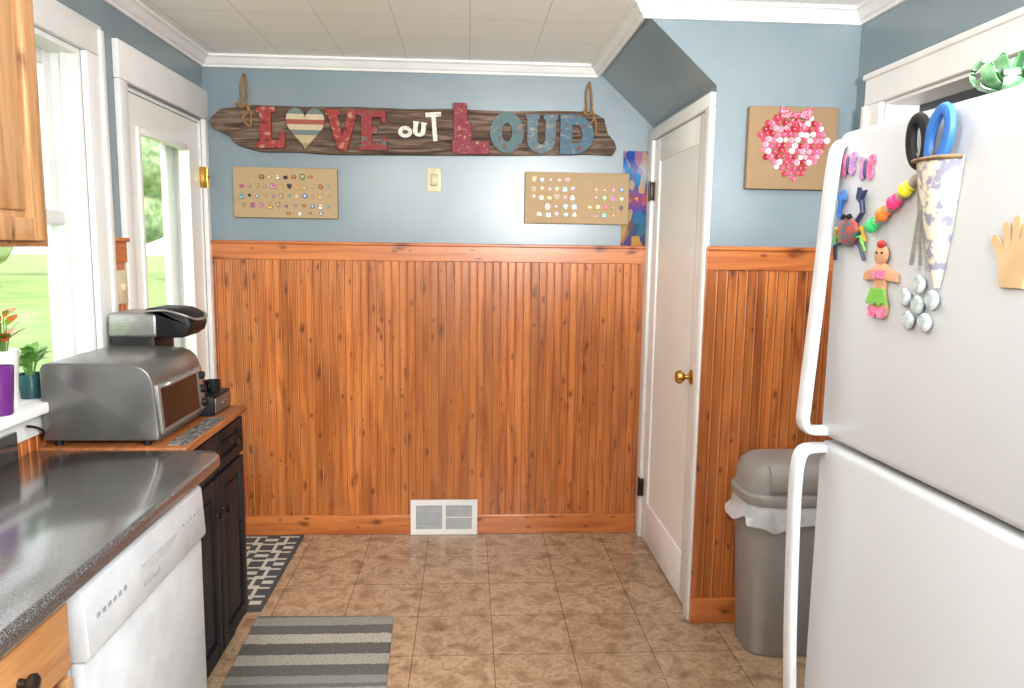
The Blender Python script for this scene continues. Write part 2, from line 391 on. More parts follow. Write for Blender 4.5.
for a,c in [((xs-.02,y0,.02),(xs+.01,y0+.08,2.1)),((xs-.02,y1-.10,.02),(xs+.01,y1,2.1)),((xs-.019,y0+.08,2.0),(xs+.009,y1-.1,2.1)),((xs-.019,y0+.08,.02),(xs+.009,y1-.1,.3)),((xs-.019,y0+.08,1.02),(xs+.009,y1-.1,1.08))]: box(b,a,c,.003)
obj('storm_door',b,m_door,D)

# ------------------------------------------------------------------ closet door
D=thing('door_2',None,None,kind='structure')
b=N()
box(b,(XC-.022,YC-.001,0),(XC-.0003,-.93,2.0745),.004);box(b,(XC-.022,-.09,0),(XC-.0003,-.001,2.0745),.004);box(b,(XC-.023,YC-.002,2.075),(XC-.0003,-.001,2.128),.004)
box(b,(XC-.0004,YC+.001,0),(XC+.06,-.932,2.072));box(b,(XC-.0004,-.0895,0),(XC+.06,-.0855,2.072))
obj('casing',b,m_white,D)
b=N();x0,x1=XC-.006,XC+.03;y0,y1=-.927,-.093
st=.10
def rail(a,c): box(b,a,c,.0015)
rail((x0,y0,.012),(x1,y0+st,2.072));rail((x0,y1-st,.012),(x1,y1,2.072));rail((x0+.0002,y0+st-.001,1.96),(x1-.0002,y1-st+.001,2.0715));rail((x0+.0002,y0+st-.001,.0125),(x1-.0002,y1-st+.001,.22))
box(b,(x0+.007,y0+st-.002,.2),(x1-.001,y1-st+.002,1.98));
pd=obj('panel',b,m_door,D)
b=N();ky=-.865;lathe(b,[(.0,0),(.030,0),(.032,-.004),(.026,-.008),(.012,-.012),(.010,-.030),(.020,-.036),(.029,-.048),(.029,-.056),(.022,-.066),(.0,-.069)],(x0,ky,1.005),24,0,'X');obj('knob',b,m_brass,pd,label='polished brass round knob')
for i,z in enumerate((.28,1.82)):
    b=N();cyl(b,(XC-.028,-.088,z-.05),(XC-.028,-.088,z+.05),.006);box(b,(XC-.026,-.112,z-.045),(XC-.0065,-.066,z+.045),.001);obj('hinge',b,m_brz,pd,label='dark metal hinge')

# ------------------------------------------------------------------ right doorway casing
b=N()
box(b,(XR-.022,-1.205,0),(XR-.0003,-1.10,2.067),.004);box(b,(XR-.034,-1.125,0),(XR-.0215,-1.099,2.066),.004)
box(b,(XR-.023,OY0-.1,2.0675),(XR-.0003,-1.098,2.165),.004);box(b,(XR-.034,OY0-.1,2.158),(XR-.0005,-1.095,2.180),.005)
box(b,(XR-.022,OY0-.1,0),(XR-.0003,OY0,2.067),.004)
box(b,(XR,-1.217,0),(XR+.12,-1.2055,2.055));box(b,(XR,OY0,2.0555),(XR+.12,OY1,2.0665))
struct('trim_14',b,m_white)
S=thing('wall_shelf','grey painted wall shelf unit in the adjoining room','shelf',(2.54,-1.6,0))
b=N();box(b,(-.15,-.6,0),(.2,-.57,2.2));box(b,(-.15,.57,0),(.2,.6,2.2));box(b,(.18,-.57,0),(.2,.57,2.2))
for z in (0.02,.4,.9,1.4,1.8,2.17): box(b,(-.149,-.57,z),(.18,.57,z+.025))
obj('body',b,M('shelf_grey',(110,112,112),None,8,.6),S)

# ------------------------------------------------------------------ exterior
b=N();box(b,(-90,-60,-.62),(XL-.3,120,-.6));obj('lawn',b,M('sunlit_grass',(112,146,72),(142,168,100),.8,.9,lo=.3,hi=.7),label='bright sunlit green lawn outside the house',cat='lawn',kind='stuff')
m_leaf=M('tree_foliage',(96,124,74),(160,180,132),2,.9);m_bark=M('tree_bark',(100,86,72),(74,64,54),6,.9)
for i,(x,y,s) in enumerate([(-24,34,1.2),(-34,40,1.4),(-12,40,1.0),(-40,28,1.3),(-18,24,.8),(-46,42,1.4),(-22,46,1.3)]):
    T=thing('tree','leafy green deciduous tree standing on the lawn','tree',(x,y,-.6),0,'trees beyond the lawn')
    b=N();cyl(b,(0,0,0),(0,0,3*s),.25*s,.15*s,10);obj('trunk',b,m_bark,T)
    b=N()
    for k in range(9): sph(b,(random.uniform(-1.5,1.5)*s,random.uniform(-1.5,1.5)*s,(3.6+random.uniform(-.8,1.8))*s),random.uniform(1.1,1.7)*s,0,12,.06)
    obj('crown',b,m_leaf,T)

# ------------------------------------------------------------------ sign
S=thing('plank_sign','weathered barn wood plank sign reading LOVE OUT LOUD','sign')
pts=[(-1.263,2.143),(-1.22,2.183),(-1.13,2.196),(-1.06,2.206),(-.8,2.203),(-.544,2.209),(-.3,2.204),(-.10,2.210),(.2,2.205),(.45,2.214),(.615,2.212),(.68,2.18),(.69,2.14),(.70,2.107),(.735,2.07),(.748,2.035),(.728,2.0),(.6,2.004),(.46,1.998),(.2,1.99),(-.10,1.985),(-.4,1.98),(-.69,1.976),(-.85,1.984),(-1.025,1.982),(-1.134,2.009),(-1.16,2.03),(-1.173,2.052),(-1.22,2.075),(-1.26,2.094),(-1.272,2.12)]
b=N();prism(b,pts,'XZ',-.0,-.034,.004);obj('plank',b,m_barn,S)
def fit(P,x0,x1,z0,z1): return [(x0+(x1-x0)*p[0],z0+(z1-z0)*p[1]) for p in P]
gL=[(0,0),(1,0),(1,.40),(.84,.40),(.80,.20),(.54,.20),(.54,.86),(.70,.86),(.70,1),(.02,1),(.02,.86),(.14,.86),(.14,.14),(0,.14)]
gLb=[(0,0),(1,0),(1,.26),(.52,.26),(.52,.62),(.40,.62),(.40,1),(.04,1),(.04,.26),(0,.26)]
gV=[(0,1),(0,.87),(.06,.87),(.36,0),(.64,0),(.94,.87),(1,.87),(1,1),(.60,1),(.60,.87),(.66,.87),(.5,.36),(.36,.87),(.44,.87),(.44,1)]
gE=[(0,0),(1,0),(1,.34),(.87,.34),(.82,.18),(.48,.18),(.48,.41),(.68,.41),(.68,.59),(.48,.59),(.48,.83),(.80,.83),(.84,.68),(.97,.68),(.97,1),(0,1),(0,.87),(.10,.87),(.10,.13),(0,.13)]
gU=[(0,1),(0,.87),(.05,.87),(.05,.36)]+[(.5-.45*cos(a),.36-.36*sin(a)) for a in [pi*k/10 for k in range(1,10)]]+[(.95,.36),(.95,.87),(1,.87),(1,1),(.56,1),(.56,.87),(.62,.87),(.62,.38)]+[(.5+.12*cos(a),.38-.14*sin(a)) for a in [pi*k/8 for k in range(1,8)]]+[(.38,.38),(.38,.87),(.44,.87),(.44,1)]
gT=[(.36,0),(.64,0),(.64,.84),(1,.84),(1,1),(0,1),(0,.84),(.36,.84)]
def gh(n=36):
    P=[]
    for k in range(n):
        a=2*pi*k/n;P.append((.5+16*sin(a)**3/34.0,(13*cos(a)-5*cos(2*a)-2*cos(3*a)-cos(4*a)+17)/29.5))
    return P
def oval(cx,cz,rx,rz,n=32): return [(cx+rx*cos(2*pi*k/n),cz+rz*sin(2*pi*k/n)) for k in range(n)]
def dshape(x0,x1,z0,z1,n=16):
    zc=(z0+z1)/2;rz=(z1-z0)/2;xm=x0+(x1-x0)*.35
    return [(x0,z1),(x0,zc),(x0,z0)]+[(xm+(x1-xm)*sin(pi*k/n),zc-rz*cos(pi*k/n)) for k in range(n+1)]
def ltr(name,c1,c2,c3=None,sc=30):
    k=NT(name);v=k.coord((1,1,1.6));n=k.noise(v,sc,4,.5)
    k.l(k.ramp(n,[(.36,lin(c3 or tuple(x*.7 for x in c1))),(.44,lin(c1)),(.58,lin(c1)),(.68,lin(c2))]),k.b.inputs['Base Color'])
    k.b.inputs['Roughness'].default_value=.75;k.bump(n,.4,.002);return k.m
mr=ltr('distressed_red',(146,52,50),(170,134,112));mr2=ltr('distressed_crimson',(140,48,52),(108,76,72),(90,104,104));mma=ltr('distressed_maroon',(132,54,66),(184,140,114),(112,44,50),36)
mte=ltr('distressed_teal',(82,112,118),(132,114,96),(112,78,62));mbl=ltr('distressed_greyblue',(90,112,124),(150,140,122),(104,86,74));mbl2=ltr('distressed_blue',(72,104,124),(142,132,114),(116,70,60));mcr=ltr('cream_letter',(222,220,212),(190,184,172),(200,196,186))
def letter(nm,P,x0,x1,z0,z1,m,d=.022,tilt=0):
    b=N();Q=fit(P,x0,x1,z0,z1);cx,cz=(x0+x1)/2,(z0+z1)/2
    Q=[(cx+(p[0]-cx)*cos(tilt)-(p[1]-cz)*sin(tilt),cz+(p[0]-cx)*sin(tilt)+(p[1]-cz)*cos(tilt)) for p in Q]
    prism(b,Q,'XZ',-.034,-.035-d,.0015,seg=1);obj(nm,b,m,S)
letter('letter_l',gL,-1.045,-.905,1.998,2.196,mr);letter('letter_v',gV,-.706,-.545,1.995,2.19,mr)
letter('letter_e',gE,-.548,-.408,1.998,2.19,mr2);letter('letter_big_l',gLb,-.085,.100,1.99,2.236,mma,.026)
letter('letter_u',gU,.280,.442,1.998,2.19,mbl)
b=N();ring(b,oval(.188,2.098,.085,.100),oval(.188,2.098,.026,.046),'XZ',-.034,-.057);obj('letter_o',b,mte,S)
b=N();ring(b,dshape(.455,.625,1.998,2.194),dshape(.516,.566,2.052,2.142),'XZ',-.034,-.057);obj('letter_d',b,mbl2,S)
b=N();ring(b,oval(-.318,2.092,.034,.028,24),oval(-.318,2.092,.015,.011,24),'XZ',-.034,-.045);obj('letter_small_o',b,mcr,S)
letter('letter_small_u',gU,-.283,-.213,2.07,2.142,mcr,.01,-.12);letter('letter_small_t',gT,-.213,-.135,2.05,2.19,mcr,.01,.08)
k=NT('striped_heart_paint');v=k.coord();spx=k.n('ShaderNodeSeparateXYZ');k.l(v,spx.inputs[0])
f=k.math('MULTIPLY',k.math('SUBTRACT',spx.outputs[2],1.985),1/.215)
c=k.ramp(f,[(0,lin((150,134,106))),(.18,lin((190,172,136))),(.36,lin((92,120,120))),(.48,lin((204,190,158))),(.60,lin((160,64,56))),(.71,lin((204,190,160))),(.83,lin((96,124,126)))],'CONSTANT')
k.l(k.mix(k.math('MULTIPLY',k.noise(v,40,4),.5),c,lin((124,98,74))),k.b.inputs['Base Color']);k.b.inputs['Roughness'].default_value=.7
b=N();prism(b,fit(gh(),-.905,-.705,1.985,2.198),'XZ',-.034,-.057,.002,seg=1);obj('heart',b,k.m,S)
for x,zt in ((-1.103,2.348),(.602,2.354)):
    b=N();sweep(b,smoothpath([(x-.004,-.012,zt),(x-.016,-.02,zt-.05),(x-.012,-.03,zt-.11),(x-.018,-.042,2.20),(x-.03,-.045,2.215),(x-.01,-.05,2.19),(x+.015,-.05,2.205),(x+.02,-.045,2.17),(x-.005,-.045,2.14),(x+.03,-.045,2.10),(x+.034,-.042,2.16),(x+.012,-.042,2.22),(x+.014,-.03,zt-.11),(x+.010,-.02,zt-.05),(x+.004,-.012,zt)],3),.0055,seg=8)
    obj('rope',b,m_rope,S,label='knotted jute rope hanger')
    b=N();cyl(b,(x,-.0,zt),(x,-.022,zt+.004),.004);obj('nail',b,m_brz,S)

# ------------------------------------------------------------------ pin boards
cols=[(204,60,60),(70,120,190),(230,190,70),(80,150,90),(230,230,230),(40,40,44),(220,130,60),(150,90,160),(120,190,200),(130,90,60),(228,150,180)]
pm=[M('enamel_%d'%i,c,None,60,.3,.1) for i,c in enumerate(cols)]
def star(n=5,r=.5): return [(.5+.5*(1 if k%2==0 else .5)*sin(pi*k/n),.5+.5*(1 if k%2==0 else .5)*cos(pi*k/n)) for k in range(2*n)]
shapes=[oval(.5,.5,.5,.5,16),[(0,0),(1,0),(1,.8),(.5,1),(0,.8)],star(),gh(20),[(.1,0),(.9,0),(1,.5),(.7,.6),(.8,1),(.2,1),(.3,.6),(0,.5)],oval(.5,.5,.5,.32,16)]
pinm=[]
m_rim=M('pin_metal_rim',(120,96,60),None,30,.35,.8)
for s in shapes:
    for j in range(len(pm)):
        b=N();prism(b,fit(s,-.5,.5,-.5,.5),'XZ',0,-.10,0,0);prism(b,fit(s,-.42,.42,-.42,.42),'XZ',-.10,-.13,0,1)
        jj=(j*3+1)%len(pm);prism(b,fit(shapes[0],-.2,.2,-.16,.24),'XZ',-.13,-.15,0,2)
        pinm.append(mesh(b,[m_rim if j%2 else pm[5],pm[j],pm[jj]]))
def board(x0,x1,z0,z1,rows,grp,lab):
    T=thing('pin_board',lab,'pin board',((x0+x1)/2,0,z0))
    w=(x1-x0)/2;h=z1-z0
    b=N();box(b,(-w,-.028,0),(w,-.002,h),.005);obj('canvas',b,m_burlap,T)
    for ri,(z,xs_) in enumerate(rows):
        for x in xs_:
            s=random.uniform(.019,.029)
            o=obj('enamel_pin',random.choice(pinm),None,label='small colourful enamel pin on a burlap board',cat='pin',group=grp,loc=(x+random.uniform(-.002,.002),-.0278,z+random.uniform(-.003,.003)))
            o.scale=(s,.03,s*random.uniform(.85,1.3))
def row(a,c,n): return [a+(c-a)*i/(n-1) for i in range(n)]
board(-1.171,-.657,1.66,1.908,[(1.862,row(-1.03,-.79,7)),(1.815,row(-1.13,-.70,12)),(1.768,row(-1.13,-.70,12)),(1.721,row(-1.12,-.70,11)),(1.685,row(-.90,-.74,4))],'enamel pins on the first burlap board','tan burlap canvas board covered with rows of enamel pins')
board(.285,.82,1.654,1.912,[(1.872,row(.33,.50,5)),(1.83,row(.33,.53,6)+row(.65,.78,4)),(1.785,row(.33,.53,6)+row(.65,.78,4)),(1.74,row(.40,.54,4)+row(.62,.78,5)),(1.70,row(.36,.54,5)+row(.65,.74,3))],'enamel pins on the second burlap board','tan burlap canvas board with scattered enamel pins beside the poster')

T=thing('wall_plate','cream plastic outlet plate with a small plug-in','outlet plate',(-.176,0,1.804))
b=N();box(b,(-.036,-.007,0),(.036,0,.118),.003);m_cream=M('cream_plastic',(216,208,176),None,20,.4);obj('plate',b,m_cream,T)
b=N();box(b,(-.017,-.022,.03),(.017,-.006,.09),.004);cyl(b,(0,-.0065,.107),(0,-.009,.107),.004);cyl(b,(0,-.0065,.011),(0,-.009,.011),.004);obj('socket',b,M('cream_plastic_dark',(186,174,136),None,20,.4),T)
T=thing('switch_plate','cream light switch plate beside the window','switch plate',(XL+.0125,-1.012,1.30))
b=N();box(b,(0,-.045,0),(.008,.045,.125),.003);obj('plate',b,m_cream,T)
b=N();box(b,(.007,-.005,.05),(.02,.005,.075),.002);obj('toggle',b,m_cream,T)

# poster
k=NT('poster_print');v=k.coord()
vo=k.n('ShaderNodeTexVoronoi');vo.inputs['Scale'].default_value=24;k.l(k.coord((1.3,1,.8)),vo.inputs['Vector'])
sx=k.n('ShaderNodeSeparateXYZ');k.l(v,sx.inputs[0])
base=k.ramp(k.math('MULTIPLY',sx.outputs[2],1/.48),[(0,lin((90,30,40))),(.2,lin((40,80,70))),(.35,lin((40,60,130))),(.5,lin((170,60,40))),(.65,lin((20,100,150))),(.8,lin((60,140,200))),(.92,lin((20,60,130)))],'LINEAR')
s2=k.n('ShaderNodeSeparateColor');k.l(vo.outputs['Color'],s2.inputs[0])
pat=k.ramp(s2.outputs[0],[(0,lin((20,60,140))),(.2,lin((226,180,70))),(.36,lin((30,120,160))),(.55,lin((200,120,96))),(.68,lin((130,20,30))),(.85,lin((20,90,60)))],'CONSTANT')
k.l(k.mix(.4,base,pat),k.b.inputs['Base Color']);k.b.inputs['Roughness'].default_value=.55;k.b.inputs['Specular IOR Level'].default_value=.2
T=thing('poster','narrow tall glossy poster with colourful abstract print','poster',(.790,0,1.547))
b=N();box(b,(0,-.005,0),(.130,0,.481));obj('sheet',b,k.m,T)

# heart canvas
T=thing('button_heart_canvas','burlap canvas with a pink button heart and bow','wall art',(1.2325,YC,1.766))
b=N();box(b,(-.1735,-.034,0),(.1735,-.0005,.309),.005);obj('canvas',b,m_burlap2,T)
bc=[(184,54,76),(220,116,146),(236,206,214),(200,70,100),(230,158,180),(166,34,54),(210,88,128)]
bmat=[M('button_%d'%i,c,None,60,.3) for i,c in enumerate(bc)]
bt=[]
for m in bmat:
    b=N();lathe(b,[(0,0),(1,0),(1,-.25),(.85,-.35),(.7,-.25),(0,-.22)],(0,0,0),14,0,'Y')
    for q in ((.2,.2),(-.2,.2),(.2,-.2),(-.2,-.2)): cyl(b,(q[0],-.2,q[1]),(q[0],-.24,q[1]),.1,seg=6,mi=1)
    bt.append(mesh(b,[m,pm[5]]))
def inheart(x,z):
    X=(x)/.115;Z=(z-.145)/.108+.10
    return (X*X+Z*Z-1)**3-X*X*Z**3<0
cnt=0;zz=.02;rowi=0
while zz<.29:
    xx=-.14+(.0105 if rowi%2 else 0)
    while xx<.14:
        if inheart(xx,zz) and cnt<99:
            s=random.uniform(.0090,.0130)
            o=obj('button',random.choice(bt),None,T,loc=(xx+random.uniform(-.003,.003),-.0345-random.uniform(0,.003),zz+random.uniform(-.003,.003)));o.scale=(s,s,s);cnt+=1
        xx+=.0225
    zz+=.0205;rowi+=1
b=N()
for sx_ in (-1,1):
    prism(b,[(0,.270),(sx_*.030,.292),(sx_*.058,.306),(sx_*.064,.282),(sx_*.050,.258)],'XZ',-.038,-.054,.003);prism(b,[(0,.270),(sx_*.030,.214),(sx_*.048,.226)],'XZ',-.040,-.048)
sph(b,(0,-.052,.272),.013);obj('bow',b,M('pink_bow',(206,48,84),(236,150,166),110,.5,lo=.45,hi=.55),T,label='pink gingham ribbon bow')

# floor register
T=thing('floor_register','white metal return air grille at the baseboard','vent',(-.121,-.0245,.002))
b=N();w=.177;ring(b,[(-w,0),(w,0),(w,.190),(-w,.190)],[(-w+.028,.03),(w-.028,.03),(w-.028,.160),(-w+.028,.160)],'XZ',-.012,0);box(b,(-.009,-.011,.03),(.009,0,.16));box(b,(.009,-.008,.090),(w-.028,-.001,.10));obj('frame',b,m_white,T)
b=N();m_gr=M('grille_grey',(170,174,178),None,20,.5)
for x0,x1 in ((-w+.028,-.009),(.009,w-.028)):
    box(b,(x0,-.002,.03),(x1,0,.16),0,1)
    z=.036
    while z<.157: prism(b,[(-.009,z),(-.007,z+.005),(-.003,z-.001),(-.005,z-.005)],'YZ',x0,x1,0,0);z+=.0088
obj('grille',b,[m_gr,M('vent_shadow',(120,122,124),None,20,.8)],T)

# ------------------------------------------------------------------ rugs
b=N();cs=.0165;nx,ny=25,50;ox,oy=-.858-nx*cs,-.045
def link_on(i,j):
    for (px,py) in ((0,0),(7,6)):
        a=(i-px)%14;c=(j-py)%12
        if a<=9 and c<=7 and (a in (0,9) or c in (0,7)): return True
        if 3<=a<=6 and 3<=c<=4: return True
    return False
t=bmesh.new();G=[[t.verts.new((ox+i*cs,oy-j*cs,.009)) for j in range(ny+1)] for i in range(nx+1)]
for i in range(nx):
    for j in range(ny):
        f=t.faces.new((G[i][j],G[i][j+1],G[i+1][j+1],G[i+1][j]))
        on=link_on(i+3,j)
        if i in(0,nx-1) or j in (0,ny-1): on=False
        f.material_index=1 if on else 0
me=bpy.data.meshes.new('t');t.to_mesh(me);t.free();b.from_mesh(me)
box(b,(ox,oy-ny*cs,.001),(ox+nx*cs,oy,.0085),0,0)
m_rd=M('rug_charcoal',(58,58,60),(76,76,78),90,.95,bump=.5);m_rc=M('rug_cream',(200,196,184),(180,176,164),90,.95,bump=.5)
obj('geometric_rug',b,[m_rd,m_rc],label='dark grey rug with cream linked rectangle pattern',cat='rug',smooth=False)
k=NT('striped_rag_weave');v=k.coord();sp=k.n('ShaderNodeSeparateXYZ');k.l(v,sp.inputs[0])
wb=k.noise(k.coord((25,60,1)),1,3)
yy=k.math('ADD',k.math('MULTIPLY',sp.outputs[1],-1.0),k.math('MULTIPLY',k.math('SUBTRACT',wb,.5),.016))
f=k.math('FRACT',k.math('MULTIPLY',k.math('ADD',yy,-.92),1/.50))
st=[(0,(104,104,102)),(.05,(168,168,160)),(.18,(96,96,94)),(.32,(206,202,186)),(.46,(84,84,82)),(.62,(186,182,168)),(.76,(90,90,88)),(.90,(150,150,142))]
c=k.ramp(f,[(p,lin(q)) for p,q in st],'CONSTANT')
nn=k.noise(k.coord((120,160,1)),1,3);c=k.mix(k.ramp(nn,[(.40,(0,0,0,1)),(.66,(.75,.75,.75,1))]),c,lin((128,126,118)))
k.l(c,k.b.inputs['Base Color']);k.b.inputs['Roughness'].default_value=.95
wv=k.n('ShaderNodeTexWave',bands_direction='Y');wv.inputs['Scale'].default_value=60;wv.inputs['Distortion'].default_value=2;k.l(v,wv.inputs[0]);k.bump(wv.outputs[1],.8,.004)
b=N();prism(b,[(-.856,-.925),(-.30,-.938),(-.275,-1.425),(-.268,-1.64),(-.848,-1.64),(-.843,-1.4)],'XY',.001,.012,.003)
obj('striped_rug',b,k.m,label='grey and cream striped woven rag rug',cat='rug')

# ------------------------------------------------------------------ black cabinet
BY0,BY1,BXF,BZ=-1.630,-1.015,-.862,.889
T=thing('black_cabinet','black painted wooden cabinet with brown wood top','cabinet',(0,0,0))
b=N();box(b,(XL+.03,BY0,.06),(BXF-.02,BY1,BZ),.003);box(b,(XL+.06,BY0+.02,.0),(BXF-.05,BY1-.02,.07));obj('body',b,m_black,T)
b=N();box(b,(XL+.022,BY0,BZ),(BXF+.012,BY1+.012,.913),.005);obj('top',b,m_top,T,label='brown stained wood top')
def cabdoor(y0,y1,z0,z1,nm,ky,kz,par=T,x=BXF-.02,m=m_black,km=m_brz,arch=False):
    b=N();s=min(.05,(z1-z0)*.25)
    for a,c in [((x,y0,z0),(x+.02,y0+s,z1)),((x,y1-s,z0),(x+.02,y1,z1)),((x,y0+s,z0),(x+.0195,y1-s,z0+s)),((x,y0+s,z1-s),(x+.0195,y1-s,z1))]: box(b,a,c,.003)
    box(b,(x,y0+s,z0+s),(x+.008,y1-s,z1-s));box(b,(x+.004,y0+s+.015,z0+s+.015),(x+.015,y1-s-.015,z1-s-.015),.006)
    d=obj(nm,b,m,par);b=N();lathe(b,[(0,0),(.008,0),(.006,.012),(.014,.018),(.015,.024),(.010,.030),(0,.032)],(x+.02,ky,kz),16,0,'X');obj('knob',b,km,d,label='dark round metal knob')
ym=(BY0+BY1)/2
for y0,y1,s in ((BY0+.01,ym-.005,1),(ym+.005,BY1-.01,-1)):
    cabdoor(y0,y1,.74,.875,'drawer',(y0+y1)/2,.81)
    cabdoor(y0,y1,.09,.725,'door',(y1-.03 if s>0 else y0+.03),.60)

# ------------------------------------------------------------------ counter run
XK=-.7315;CE=-1.632
b=N()
pts=[(XL+.012,-4.2),(XK,-4.2),(XK,CE-.075)]+[(XK-.07+.07*cos(a),CE-.07+.07*sin(a)) for a in [pi/2*k/6 for k in range(1,7)]]+[(XL+.012,CE)]
prism(b,pts,'XY',.868,.910,.013,0,4)
box(b,(XL+.012,-4.2,.908),(XL+.03,CE-.1,.99),.004)
obj('countertop',b,m_counter,label='dark grey speckled laminate countertop with rounded edge',cat='countertop')
b=N();box(b,(XL+.03,-1.795,.0),(-.83,-1.655,.866),.002);obj('base_end_panel',b,m_black,label='dark base filler panel beside the dishwasher',cat='cabinet panel')
T=thing('dishwasher','white built-in dishwasher with control panel','dishwasher',(0,-1.803,0))
DX=-.752
b=N();box(b,(XL+.06,-.66,.10),(DX-.03,0,.86));obj('body',b,m_wplast,T)
b=N();box(b,(DX-.03,-.66,.11),(DX,0,.700),.008);obj('door',b,m_wplast,T)
b=N();prism(b,[(DX-.03,.704),(DX+.006,.704),(DX+.012,.715),(DX+.004,.845),(DX-.004,.853),(DX-.03,.853)],'XZ',-.66,0,.002);cp=obj('control_panel',b,m_wplast,T)
m_recess=M('panel_recess',(184,189,194),None,20,.45)
b=N();prism(b,[(-.40+.105*cos(a)+.10,.795+.030*sin(a)) for a in [pi+pi*k/14 for k in range(15)]],'YZ',DX-.002,DX+.0088);obj('latch',b,m_recess,cp)
for i in range(6):
    b=N();box(b,(DX+.003,-.62+i*.024,.775),(DX+.0102,-.606+i*.024,.786),.002);obj('button',b,m_mark,cp)
for i in range(5):
    b=N();box(b,(DX+.003,-.16+i*.026,.79),(DX+.0092,-.148+i*.026,.796),.001);obj('indicator',b,m_mark,cp)
b=N();box(b,(XL+.1,-.65,0),(DX-.06,-.01,.10));obj('kick_plate',b,m_darkpl,T)
def text(body,size,mtx,mat,parent,name,ext=.0005):
    cu=bpy.data.curves.new('t','FONT');cu.body=body;cu.size=size;cu.extrude=ext;cu.align_x='CENTER';cu.align_y='CENTER'
    o=bpy.data.objects.new('t',cu);COL.objects.link(o);dg=bpy.context.evaluated_depsgraph_get();me=bpy.data.meshes.new_from_object(o.evaluated_get(dg))
    bpy.data.objects.remove(o);me.transform(mtx);me.materials.clear();me.materials.append(mat);r=bpy.data.objects.new(name,me);COL.objects.link(r);r.parent=parent;return r
RX=Matrix(((0,0,1,0),(1,0,0,0),(0,1,0,0),(0,0,0,1)))
text('Whirlpool',.022,Matrix.Translation((DX+.0102,-.36,.745))@RX,m_mark,cp,'lettering')
T=thing('oak_base_cabinet','honey oak base cabinet with drawer','cabinet',(0,0,0))
b=N();box(b,(XL+.03,-4.2,.10),(-.775,-2.48,.866));box(b,(XL+.1,-4.2,0),(-.83,-2.48,.10));obj('body',b,m_oak,T)
for i in range(3):
    y1=-2.50-i*.45;y0=y1-.43
    b=N();box(b,(-.775,y0,.715),(-.755,y1,.850),.006);d=obj('drawer',b,m_oakh,T)
    b=N();lathe(b,[(0,0),(.009,0),(.007,.012),(.016,.018),(.017,.025),(.011,.031),(0,.033)],(-.755,-2.665 if i==0 else (y0+y1)/2,.785),18,0,'X');obj('knob',b,m_brz,d,label='dark bronze knob')
    cabdoor(y0,y1,.12,.70,'door',y0+.03,.62,T,-.775,m_oak)
T=thing('oak_wall_cabinet','honey oak wall cabinet hung above the counter','wall cabinet',(0,0,0))
b=N();box(b,(XL,-3.6,1.516),(-.985,-2.060,2.30),.002);obj('body',b,m_oak,T)
for i in range(3):
    y1=-2.10-i*.49;cabdoor(y1-.47,y1,1.53,2.285,'door',y1-.43,1.6,T,-.985,m_oak)

# ------------------------------------------------------------------ toaster oven
T=thing('toaster_oven','silver and black countertop toaster oven','toaster oven',(-1.272,-1.622,.9132));T.scale=(1.01,1.02,1.06)
prof=[(0,.018),(.335,.018),(.336,.04),(.324,.188),(.314,.212),(.298,.228),(.27,.239),(.20,.243),(.03,.243),(.008,.238),(0,.225)]
b=N();prism(b,prof,'XZ',0,.395,.006);obj('body',b,m_gun,T)
b=N();prism(b,[(.3365,.035),(.345,.036),(.333,.178),(.324,.178)],'XZ',.012,.335,.002);dr=obj('door',b,m_silver,T)
b=N();prism(b,[(.3452,.050),(.3462,.050),(.3362,.166),(.3352,.166)],'XZ',.030,.318);obj('window',b,m_dglass,dr,label='dark glass oven window')
b=N();sweep(b,smoothpath([(.333,.045,.170),(.350,.048,.176),(.356,.065,.178),(.356,.17,.178),(.356,.285,.178),(.350,.302,.176),(.333,.305,.170)],3),.006,seg=10);obj('handle',b,m_silver,dr)
b=N();prism(b,[(.3365,.035),(.343,.036),(.331,.178),(.324,.178)],'XZ',.340,.388,.002);cpn=obj('control_panel',b,m_silver,T)
for z in (.06,.105,.15):
    b=N();xx=.343-(z-.036)*.085;lathe(b,[(0,0),(.014,0),(.012,.014),(0,.015)],(xx,.364,z),16,0,'X');obj('knob',b,m_darkpl,cpn)
for x in (.03,.29):
    for y in (.03,.36):
        b=N();cyl(b,(x,y,0),(x,y,.019),.012);obj('foot',b,m_darkpl,T)
T=thing('pod_drawer','black wire coffee pod drawer','storage drawer',(-1.268,-1.208,.9135))
b=N();box(b,(0,0,0),(.36,.192,.07),.004);obj('body',b,m_darkpl,T)
b=N();box(b,(.3605,.01,.008),(.366,.182,.062),.002);box(b,(.365,.07,.032),(.373,.12,.040),.002);obj('drawer',b,m_gun,T)
T=thing('coffee_maker','black and silver single serve coffee maker','coffee maker',(-1.262,-1.206,.984));T.scale=(1,1,1.03)
b=N();box(b,(0,.0,0),(.27,.188,.035),.012);box(b,(.0,.002,.03),(.16,.186,.215),.015);obj('body',b,m_darkpl,T)
b=N();box(b,(.0,.0,.205),(.17,.188,.290),.014,seg=3);obj('water_tank',b,m_silver,T)
b=N();prism(b,[(.15,.205),(.25,.205),(.275,.222),(.286,.25),(.275,.280),(.235,.302),(.13,.308),(.12,.292),(.15,.292)],'XZ',.004,.184,.012);obj('brew_head',b,m_darkpl,T)
b=N();sweep(b,smoothpath([(.13,-.002,.296),(.20,-.004,.300),(.262,.004,.284),(.288,.035,.268),(.292,.094,.265),(.288,.153,.268),(.262,.184,.284),(.20,.192,.300),(.13,.190,.296)],3),.004,.006,seg=8);obj('handle',b,m_silver,T)
T=thing('coffee_mug','small black mug beside the coffee maker','mug',(-.938,-1.115,.984))
b=N();lathe(b,[(0,0),(.022,0),(.025,.008),(.026,.046),(.024,.046),(.023,.010),(0,.008)],seg=20);obj('body',b,m_darkpl,T)
